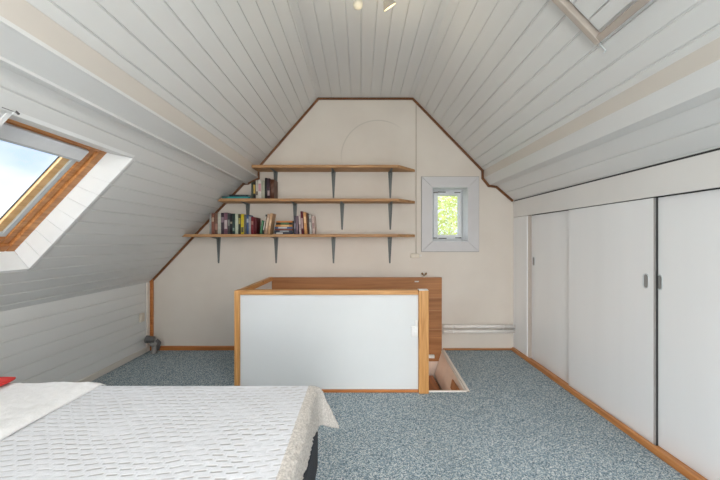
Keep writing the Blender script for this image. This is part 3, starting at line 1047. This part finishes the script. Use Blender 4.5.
# ------------------------------------------------------------------ wall fittings
cxm = 55.7 * S + .004
bm = B()
box(bm, cxm - .005, cxm + .005, D - .009, D - .0005, CH - 13.5 * S, CH + 138 * S, .002)
tag(obj('cable_conduit', bm, M['conduit']), 'thin ivory cable strip running down the gable wall from the ridge', 'cable')
jb = thing('junction_box', (.62, D, CH - 17 * S), 'small ivory junction box below the cable strip on the gable wall', 'junction box')
bm = B(); box(bm, 50.5 * S, 59 * S, D - .03, D - .0005, CH - 17.8 * S, CH - 13.6 * S, .006); obj('box_body', bm, M['ivory'], jb)
bm = B(); cyl(bm, (54.5 * S, D - .034, CH - 15.6 * S), (54.5 * S, D - .0305, CH - 15.6 * S), .013); obj('cover_screw', bm, M['ivory'], jb)
bm = B(); box(bm, 59.2 * S, 61.4 * S, D - .022, D - .0005, CH - 16.5 * S, CH - 14.5 * S, .003); obj('cable_clip', bm, M['pipe'], jb)

for z, lab in ((CH - 85.7 * S, 'upper white painted heating pipe low on the gable wall'), (CH - 90.6 * S, 'lower white painted heating pipe low on the gable wall')):
    bm = B()
    cyl(bm, (.90, D - .026, z), (RC - .004, D - .032, z), .020, seg=16)
    for x in (1.0, 1.55):
        cyl(bm, (x - .01, D - .032, z), (x + .01, D - .032, z), .0225, seg=16)
        box(bm, x - .008, x + .008, D - .018, D - .0003, z - .006, z + .006)
    tag(obj('heating_pipe', bm, M['pipe']), lab, 'pipe', 'heating pipes on the gable wall')

# socket on the knee wall
yk = 2.29 * F / 219.0
so = thing('wall_socket', (XL, yk, .36), 'small ivory socket on the white planked knee wall', 'socket')
bm = B(); box(bm, XL + .0005, XL + .022, yk - .035, yk + .03, .345, .435, .005); obj('plate', bm, M['ivory'], so)
bm = B(); cyl(bm, (XL + .0222, yk - .005, .39), (XL + .026, yk - .005, .39), .022, seg=20); obj('socket_face', bm, M['ivory'], so)

# grey pipe end in the left corner
pe = thing('pipe_end', (-2.215, D - .1, 0), 'grey capped pipe elbow standing in the left corner on the carpet', 'pipe')
bm = B()
lathe(bm, [(.03, 0), (.03, .01), (.024, .014), (.024, .10)], (-2.185, D - .10, 0.0), (0, 0, 1), 20)
obj('riser_pipe', bm, M['grey'], pe)
bm = B()
lathe(bm, [(.026, .0), (.038, .01), (.038, .03), (.034, .032), (.034, .06), (.038, .062), (.038, .08), (.02, .085)], (-2.185, D - .10, .08), (-.25, -.1, 1), 20)
obj('elbow_collar', bm, M['grey'], pe)
bm = B()
lathe(bm, [(.02, 0), (.034, .004), (.034, .06), (.04, .062), (.04, .085), (.03, .09), (.028, .07)], (-2.17, D - .11, .145), (-1, -.25, .12), 20)
obj('pipe_cap', bm, M['darkgrey'], pe)
bm = B()
cyl(bm, (-2.175, D - .09, .13), (-2.145, D - .08, .10), .026, .022, 12)
cyl(bm, (-2.145, D - .08, .11), (-2.16, D - .08, .03), .022, .018, 12)
obj('drain_spout', bm, M['darkgrey'], pe)

# ------------------------------------------------------------------ loft hatch on the right slope
TR, NR = outward(CR, R1)
def RP(s, y, d):
    p = CR + TR * s + NR * d
    return Vector((p.x, y, p.y))
def rslab(bm, s0, s1, y0, y1, d0, d1, mi=0, bev=0.0):
    t = bmesh.new()
    bmesh.ops.create_cube(t, size=1.0)
    for v in t.verts:
        v.co = Vector((s0 + (v.co.x + .5) * (s1 - s0), y0 + (v.co.y + .5) * (y1 - y0), d0 + (v.co.z + .5) * (d1 - d0)))
    if bev:
        bmesh.ops.bevel(t, geom=list(t.edges), offset=bev, segments=2, affect='EDGES', profile=.5)
    for v in t.verts:
        v.co = RP(*v.co)
    merge(bm, t, mi)
ha = thing('loft_hatch', RP(.828, 1.3, 0), 'planked loft hatch with a taupe moulding frame in the right roof slope', 'hatch')
hs0, hs1, hy0, hy1 = .26, .828, .95, 1.632
bm = B(); w = .032
rslab(bm, hs0, hs1, hy1 - w, hy1, -.035, -.0005, 0, .004)
rslab(bm, hs0, hs1, hy0, hy0 + w, -.035, -.0005, 0, .004)
rslab(bm, hs0, hs0 + w, hy0 + w, hy1 - w, -.035, -.0005, 0, .004)
rslab(bm, hs1 - w, hs1, hy0 + w, hy1 - w, -.035, -.0005, 0, .004)
obj('hatch_frame', bm, M['taupe_and_shade'], ha)
bm = B()
k = hs0 + w + .006
while k < hs1 - w - .03:
    rslab(bm, k, min(k + .10, hs1 - w - .012), hy0 + w + .006, hy1 - w - .012, -.016, -.0005, 0, .004)
    k += .105
obj('hatch_panel', bm, M['plank'], ha)
bm = B()
p = RP(.875, 1.632, 0)
cyl(bm, RP(.835, 1.634, -.002), RP(.835, 1.634, -.012), .004, seg=8)
cyl(bm, RP(.835, 1.634, -.012), RP(.88, 1.634, -.012), .0035, seg=8)
cyl(bm, RP(.88, 1.634, -.012), RP(.88, 1.634, -.03), .0035, seg=8)
obj('latch_hook', bm, M['alu'], ha, 'small metal hook below the hatch frame')

w5 = thing('added_skylight_right', RP(.95, -.5, 0), 'unseen skylight in the right roof slope, added for fill light beside the camera', 'skylight', kind='structure')  # made-up opening, lets fill reach the left slope and knee wall
bm = B()
for (a0, a1, b0, b1) in ((.30, .95, -1.1, -1.04), (.30, .95, .04, .1), (.30, .36, -1.04, .04), (.89, .95, -1.04, .04)):
    rslab(bm, a0, a1, b0, b1, .06, .12, 0, .004)
obj('wooden_frame', bm, M['frame_wood'], w5)

# ------------------------------------------------------------------ sliding cupboard
CZ1 = CH + .247
cu = thing('sliding_cupboard', (RC, 2.0, 0), 'long white built-in cupboard with sliding doors under the right roof slope', 'cupboard')
CY0 = -.6
FX = 1.672
bm = B()
box(bm, FX, FX + .018, CY0, D - .001, CZ1, R5.y - .014, .002)
obj('fascia', bm, M['cupb'], cu)
bm = B()
box(bm, FX + .001, FX + .012, CY0, D - .016, R5.y - .0138, R5.y - .004)  # black strip put in for the shade of the gap
obj('shadow_gap_strip', bm, M['dark'], cu, 'thin black strip for the shade in the joint between cupboard and roof planks')
bm = B()
box(bm, FX, FX + .075, 3.405, D - .001, 0.0, CZ1 - .003, .002)
obj('end_panel', bm, M['door'], cu)
bm = B(); box(bm, FX + .010, FX + .074, 3.398, 3.4049, .02, CZ1 - .004); obj('jamb_shade', bm, M['taupe_and_shade'], cu, 'taupe strip put in for the shade where the far door closes')  # shading of the jamb end, put in as a coloured strip
bm = B()
box(bm, FX + .05, FX + .07, CY0, 3.4, CZ1 - .03, CZ1 + .05)
obj('top_track', bm, M['dark'], cu)
bm = B()
box(bm, 1.645, 1.676, CY0, D - .016, 0, .036, .004)
box(bm, 1.676, 1.76, CY0, 3.404, 0, .018, .002)
obj('bottom_rail', bm, M['sill_y'], cu)
bm = B(); box(bm, 2.2, 2.22, CY0, D - .002, 0.0, 1.2); obj('back_board', bm, M['cupb'], cu)

def pull(parent, y, z, x, hgt=.090, wid=.042):
    bm = B()
    n = 28
    def oval(sc, xx):
        out = []
        for i in range(n):
            a = 2 * math.pi * i / n
            cy, cz = math.cos(a), math.sin(a)
            r = wid / 2 * sc
            out.append(bm.verts.new((xx, y + cy * r, z + cz * r + (1 if cz > 0 else -1) * (hgt / 2 - wid / 2))))
        return out
    rings = [oval(1.0, x), oval(1.0, x - .002), oval(.93, x - .0032), oval(.78, x - .0032), oval(.70, x - .0005)]
    for a, b_ in zip(rings, rings[1:]):
        for i in range(n):
            f = bm.faces.new((a[i], a[(i + 1) % n], b_[(i + 1) % n], b_[i])); f.smooth = True
    f = bm.faces.new(rings[-1]); f.material_index = 1
    bm.faces.new(rings[0][::-1])
    obj('finger_pull', bm, [M['alu'], M['grey']], parent, 'oval metal finger pull')

XD_F, XD_B = 1.690, 1.713
def door(y0, y1, x, lab):
    bm = B()
    box(bm, x, x + .018, y0, y1, .019, CZ1 - .004, .0015)
    d = obj('door', bm, M['door'], cu, lab)
    bm = B()
    box(bm, x - .001, x + .010, y0 - .004, y0 - .0005, .019, CZ1 - .004, .001)
    obj('edge_profile', bm, M['grey'], d, 'grey edge strip of the sliding door')
    bm = B()
    box(bm, x + .0105, x + .0222, y0 - .005, y0 - .0005, .019, CZ1 - .004)  # darkness of the gap between doors, put in as a black strip
    obj('gap_shade_strip', bm, M['dark'], d, 'black strip for the shade in the gap at the edge of the sliding door')
    return d
d1 = door(2.66, 3.397, XD_B, 'white sliding door at the far end of the cupboard')
pull(d1, 3.352, CH - 21 * 1.70 / 170, XD_B)
d2 = door(1.957, 2.755, XD_F, 'white sliding door in the middle, in front of its neighbours')
pull(d2, 2.01, CH - 41 / 286 * 1.69, XD_F)
d3 = door(1.24, 2.04, XD_B, 'white sliding door nearest the camera')
pull(d3, 1.945, CH - 42 / 299 * 1.72, XD_B)
door(.5, 1.26, XD_F, 'white sliding door beside the camera')
door(-.4, .52, XD_B, 'white sliding door behind the camera')

# ------------------------------------------------------------------ bed
BX0, BX1, BY0, BY1, BZ = -2.2, -.184, .08, 1.50, .545
EX = -.220
bed = thing('bed', ((BX0 + BX1) / 2, (BY0 + BY1) / 2, 0), 'low bed with a dark fabric base in the foreground, covered by a white bedspread', 'bed')
bm = B(); box(bm, BX0, BX1, BY0, BY1, .2, .40, .015); obj('bed_base', bm, M['navy'], bed)
bm = B(); box(bm, BX0 + .005, EX, BY0 + .005, BY1 - .005, .401, BZ, .04); obj('mattress', bm, M['mattress'], bed)
for (x, y) in ((BX0 + .15, BY0 + .15), (BX1 - .15, BY0 + .15), (BX0 + .15, BY1 - .15), (BX1 - .15, BY1 - .15)):
    bm = B(); cyl(bm, (x, y, 0), (x, y, .2), .022, .03, 16); obj('leg', bm, M['dark'], bed)

# bedspread
def drape_axis(p, r):
    """p: distance past the edge; returns (outward, drop)"""
    if p <= 0:
        return p, 0.0
    arc = r * math.pi / 2
    if p < arc:
        a = p / r
        return r * math.sin(a), r * (1 - math.cos(a))
    return r, r + (p - arc)

def cloth(x0, x1, y0, y1, ex, ey, zt, step, hangx, hangy, hfun, seed, flare=.55, weave=True, lace=True):
    bm = B()
    wl = bm.verts.layers.float.new('weave')
    nx = int((x1 + hangx - x0) / step); ny = int((y1 + hangy - y0) / step)
    r = .028
    grid = []
    for i in range(nx + 1):
        rowv = []
        for j in range(ny + 1):
            a = x0 + (x1 + hangx - x0) * i / nx
            b_ = y0 + (y1 + hangy - y0) * j / ny
            ox, oy = a - ex, b_ - ey
            if ox > 0 and lace:     # hem varies along the side
                k = .70 + .36 * min(1, max(0, (b_ - 1.0) / .5)) + .05 * noise.noise(Vector((b_ * 9, 2, 0)))
                ox *= k
            px, dx = drape_axis(ox, r)
            py, dy = drape_axis(oy, r)
            X, Y = ex + px, ey + py
            Z = zt - max(dx, dy)
            if ox > 0 and oy > 0:
                m = min(ox, oy)
                X += flare * m; Y += flare * m
                Z = zt - max(dx, dy) - .38 * m
            h, wv = hfun(a, b_)
            fold = .006 * noise.noise(Vector((a * 3.0, b_ * 3.0, seed)))
            nz = 1.0 if (ox <= 0 and oy <= 0) else 0.0
            Z += fold * nz + h * nz
            if ox > 0 and oy <= 0:
                X += h * 1.3 + .012 * max(0, ox * 6) * noise.noise(Vector((b_ * 7, ox * 6, seed)))
            if oy > 0 and ox <= 0:
                Y += h
            v = bm.verts.new((X, Y, Z))
            v[wl] = wv
            rowv.append(v)
        grid.append(rowv)
    for i in range(nx):
        for j in range(ny):
            f = bm.faces.new((grid[i][j], grid[i + 1][j], grid[i + 1][j + 1], grid[i][j + 1]))
            f.smooth = True
            a = x0 + (x1 + hangx - x0) * (i + .5) / nx
            b_ = y0 + (y1 + hangy - y0) * (j + .5) / ny
            if lace and (a > ex - .012 or b_ > ey + .02):
                f.material_index = 1
    return bm

def weave_h(a, b_):
    if a > EX - .004 or b_ > BY1 + .02:      # knitted fringe
        n = noise.noise(Vector((a * 70, b_ * 90, 3)))
        return .006 * n, 0.0
    return .0015 * noise.noise(Vector((a * 22, b_ * 40, 9))), 0.0
bm = cloth(-1.30, EX, BY0 + .0, BY1, EX + .002, BY1 - .002, BZ + .006, .008, .185, .175, weave_h, 1.0, flare=.5)
q = obj('bedspread', bm, [M['quilt'], M['lace']])
tag(q, 'white woven bedspread with a knitted cream fringe spread over the bed', 'bedspread')
md = q.modifiers.new('thickness', 'SOLIDIFY'); md.thickness = .004; md.offset = 1

def fleece_h(a, b_):
    e_ = min(1, max(0, (-1.148 - a) / .03))
    n = .012 * noise.noise(Vector((a * 5, b_ * 5, 8))) + .005 * noise.noise(Vector((a * 38, b_ * 38, 1))) + .003 * noise.noise(Vector((a * 90, b_ * 90, 4)))
    ridge = .010 * math.exp(-((a + 1.205) / .03) ** 2) + .008 * math.exp(-((a + 1.33) / .05) ** 2)
    return (.012 + .6 * n + .5 * ridge) * e_ ** .5, 0.0
bm = cloth(-2.16, -1.15, BY0 + .0, BY1, 9.0, BY1 + .004, BZ + .008, .0095, 0, .19, fleece_h, 5.0, lace=False)
q = obj('blanket', bm, M['fleece'])
tag(q, 'thick white fleece blanket folded across the head end of the bed', 'blanket')
md = q.modifiers.new('thickness', 'SOLIDIFY'); md.thickness = .006; md.offset = 1

# red cloth at the far head corner
bm = B()
def pillow(bm, cx, cy, cz, lx, ly, hz, n=24):
    top = []; bot = []
    for i in range(n + 1):
        rt = []; rb = []
        for j in range(n + 1):
            u = -1 + 2 * i / n; v = -1 + 2 * j / n
            h = hz * max(0, (1 - u ** 4)) ** .6 * max(0, (1 - v ** 4)) ** .6
            x = cx + u * lx * (1 - .05 * v * v); y = cy + v * ly * (1 - .05 * u * u)
            h += .004 * noise.noise(Vector((x * 12, y * 12, 0)))
            h = max(h, .004)
            rt.append(bm.verts.new((x, y, cz + hz + h))); rb.append(bm.verts.new((x, y, cz + hz - h)))
        top.append(rt); bot.append(rb)
    for i in range(n):
        for j in range(n):
            f = bm.faces.new((top[i][j], top[i + 1][j], top[i + 1][j + 1], top[i][j + 1])); f.smooth = True
            f = bm.faces.new((bot[i][j], bot[i][j + 1], bot[i + 1][j + 1], bot[i + 1][j])); f.smooth = True
    for k in range(n):
        for a, b_, c, d in ((top[k][0], top[k + 1][0], bot[k + 1][0], bot[k][0]), (top[k][n], top[k + 1][n], bot[k + 1][n], bot[k][n]),
                            (top[0][k], top[0][k + 1], bot[0][k + 1], bot[0][k]), (top[n][k], top[n][k + 1], bot[n][k + 1], bot[n][k])):
            bm.faces.new((a, b_, c, d))
pillow(bm, -1.83, 1.455, BZ + .0335, .31, .065, .007)
tag(obj('folded_cloth', bm, M['red']), 'red folded cloth on the white blanket at the far head corner of the bed', 'cloth')

# ------------------------------------------------------------------ ceiling lamp
CZ = CL.y
ly = 2.07
la = thing('ceiling_spotlight', (.08, ly, CZ - .1), 'warm two-headed spotlight bar on the flat ceiling, cut by the top of the picture', 'lamp')
bm = B(); box(bm, -.10, .26, ly - .035, ly + .005, CZ - .022, CZ - .0005, .006); obj('mounting_bar', bm, M['whiteplastic'], la)
bm = B(); cyl(bm, (-.012, ly - .015, CZ - .10), (-.012, ly - .015, CZ - .022), .006, seg=10); obj('stem', bm, M['chrome'], la)
bm = B(); lathe(bm, [(.008, 0), (.024, -.006), (.031, -.024), (.026, -.042), (.012, -.05), (.002, -.051)], (-.012, ly - .015, CZ - .10), (0, 0, 1), 24)
obj('opal_globe', bm, M['opal'], la, 'small opal glass globe')
bm = B(); cyl(bm, (.17, ly - .015, CZ - .10), (.17, ly - .015, CZ - .022), .006, seg=10); obj('stem', bm, M['chrome'], la)
ax = Vector((.5, .38, -.76)).normalized()
bm = B(); lathe(bm, [(.010, -.028), (.022, -.02), (.040, .016), (.043, .022), (.041, .022), (.036, .015)], (.17, ly - .015, CZ - .118), ax, 28)
hd = obj('reflector_head', bm, M['lamphead'], la)
bm = B(); lathe(bm, [(.002, .0165), (.036, .0165), (.0385, .024), (.002, .026)], (.17, ly - .015, CZ - .118), ax, 28)
obj('lamp_front', bm, M['bulb'], hd, 'glowing warm lamp front')

# ------------------------------------------------------------------ lights
def light(name, kind, loc, energy, col, rot=None, **kw):
    l = bpy.data.lights.new(name, kind)
    l.energy = energy
    l.color = col
    for k, v in kw.items():
        setattr(l, k, v)
    o = bpy.data.objects.new(name, l)
    o.location = loc
    if rot is not None:
        o.rotation_euler = rot
    COL.objects.link(o)
    return o

def aim(o, d):
    o.rotation_euler = Vector(d).to_track_quat('-Z', 'Y').to_euler()

p = SP(.85, -.5, .45)
a2 = light('added_fill_left', 'AREA', p, 165, (1.0, .99, .98), shape='RECTANGLE', size=1.3, size_y=1.1)  # added light outside the unseen left skylight
aim(a2, (-NL.x, 0, -NL.y))
a4 = light('added_fill_right', 'AREA', RP(.625, -.5, .25), 95, (1.0, .99, .97), shape='RECTANGLE', size=1.1, size_y=.7)  # added fill outside the made-up right skylight
aim(a4, (-NR.x, 0, -NR.y))
a3 = light('added_fill_rear', 'AREA', (0, YN - .16, 1.1), 125, (1.0, .99, .97), shape='RECTANGLE', size=1.18, size_y=1.98)  # added frontal fill outside the made-up rear window
aim(a3, (0, 1, 0))
light('stairwell_fill', 'POINT', (-.05, 3.15, -.45), 9, (1, .88, .74), shadow_soft_size=.08)  # unseen light added to brighten the stair opening
light('lamp_globe_light', 'POINT', (-.012, ly - .1, CZ - .30), 1.6, (1, .84, .58), shadow_soft_size=.06)
light('lamp_head_light', 'POINT', (.29, ly + .09, CZ - .34), 1.6, (1, .82, .55), shadow_soft_size=.06)

wd = bpy.data.worlds.new('sky')
SC.world = wd
wd.use_nodes = True
nt = wd.node_tree
bg = nt.nodes['Background']
tc = N(nt, 'ShaderNodeTexCoord')
mp = N(nt, 'ShaderNodeMapping')
mp.inputs['Scale'].default_value = (1.0, 1.0, 1.8)
mp.inputs['Location'].default_value = (.35, .2, .1)
L(nt, tc, 'Generated', mp, 'Vector')
n1 = N(nt, 'ShaderNodeTexNoise', Scale=3.2, Detail=6.0, Roughness=.55)
L(nt, mp, 'Vector', n1, 'Vector')
r = ramp(nt, [(.38, (.60, .73, .95)), (.50, (.84, .89, .99)), (.62, (1.0, 1.0, 1.0))])
L(nt, n1, 'Fac', r, 'Fac')
L(nt, r, 'Color', bg, 'Color')
gl = N(nt, 'ShaderNodeVectorMath', operation='DOT_PRODUCT')
gl.inputs[1].default_value = Vector((-.5, -.55, .67)).normalized()
L(nt, tc, 'Generated', gl, 0)
mr = N(nt, 'ShaderNodeMapRange', interpolation_type='SMOOTHSTEP')
mr.inputs['From Min'].default_value = 0.45
mr.inputs['From Max'].default_value = 1.0
mr.inputs['To Min'].default_value = 1.9
mr.inputs['To Max'].default_value = 12.0
L(nt, gl, 'Value', mr, 'Value')
L(nt, mr, 'Result', bg, 'Strength')

# ------------------------------------------------------------------ camera
cam = bpy.data.cameras.new('camera')
cam.sensor_width = 36
cam.lens = F / 720 * 36
cam.clip_start = .02
co = bpy.data.objects.new('camera', cam)
co.location = (0, 0, CH)
co.rotation_euler = (math.pi / 2, 0, 0)
COL.objects.link(co)
SC.camera = co
SC.view_settings.view_transform = 'Standard'
SC.view_settings.look = 'None'
SC.view_settings.exposure = -0.5
SC.view_settings.gamma = 1.0
SC.view_settings.use_curve_mapping = False
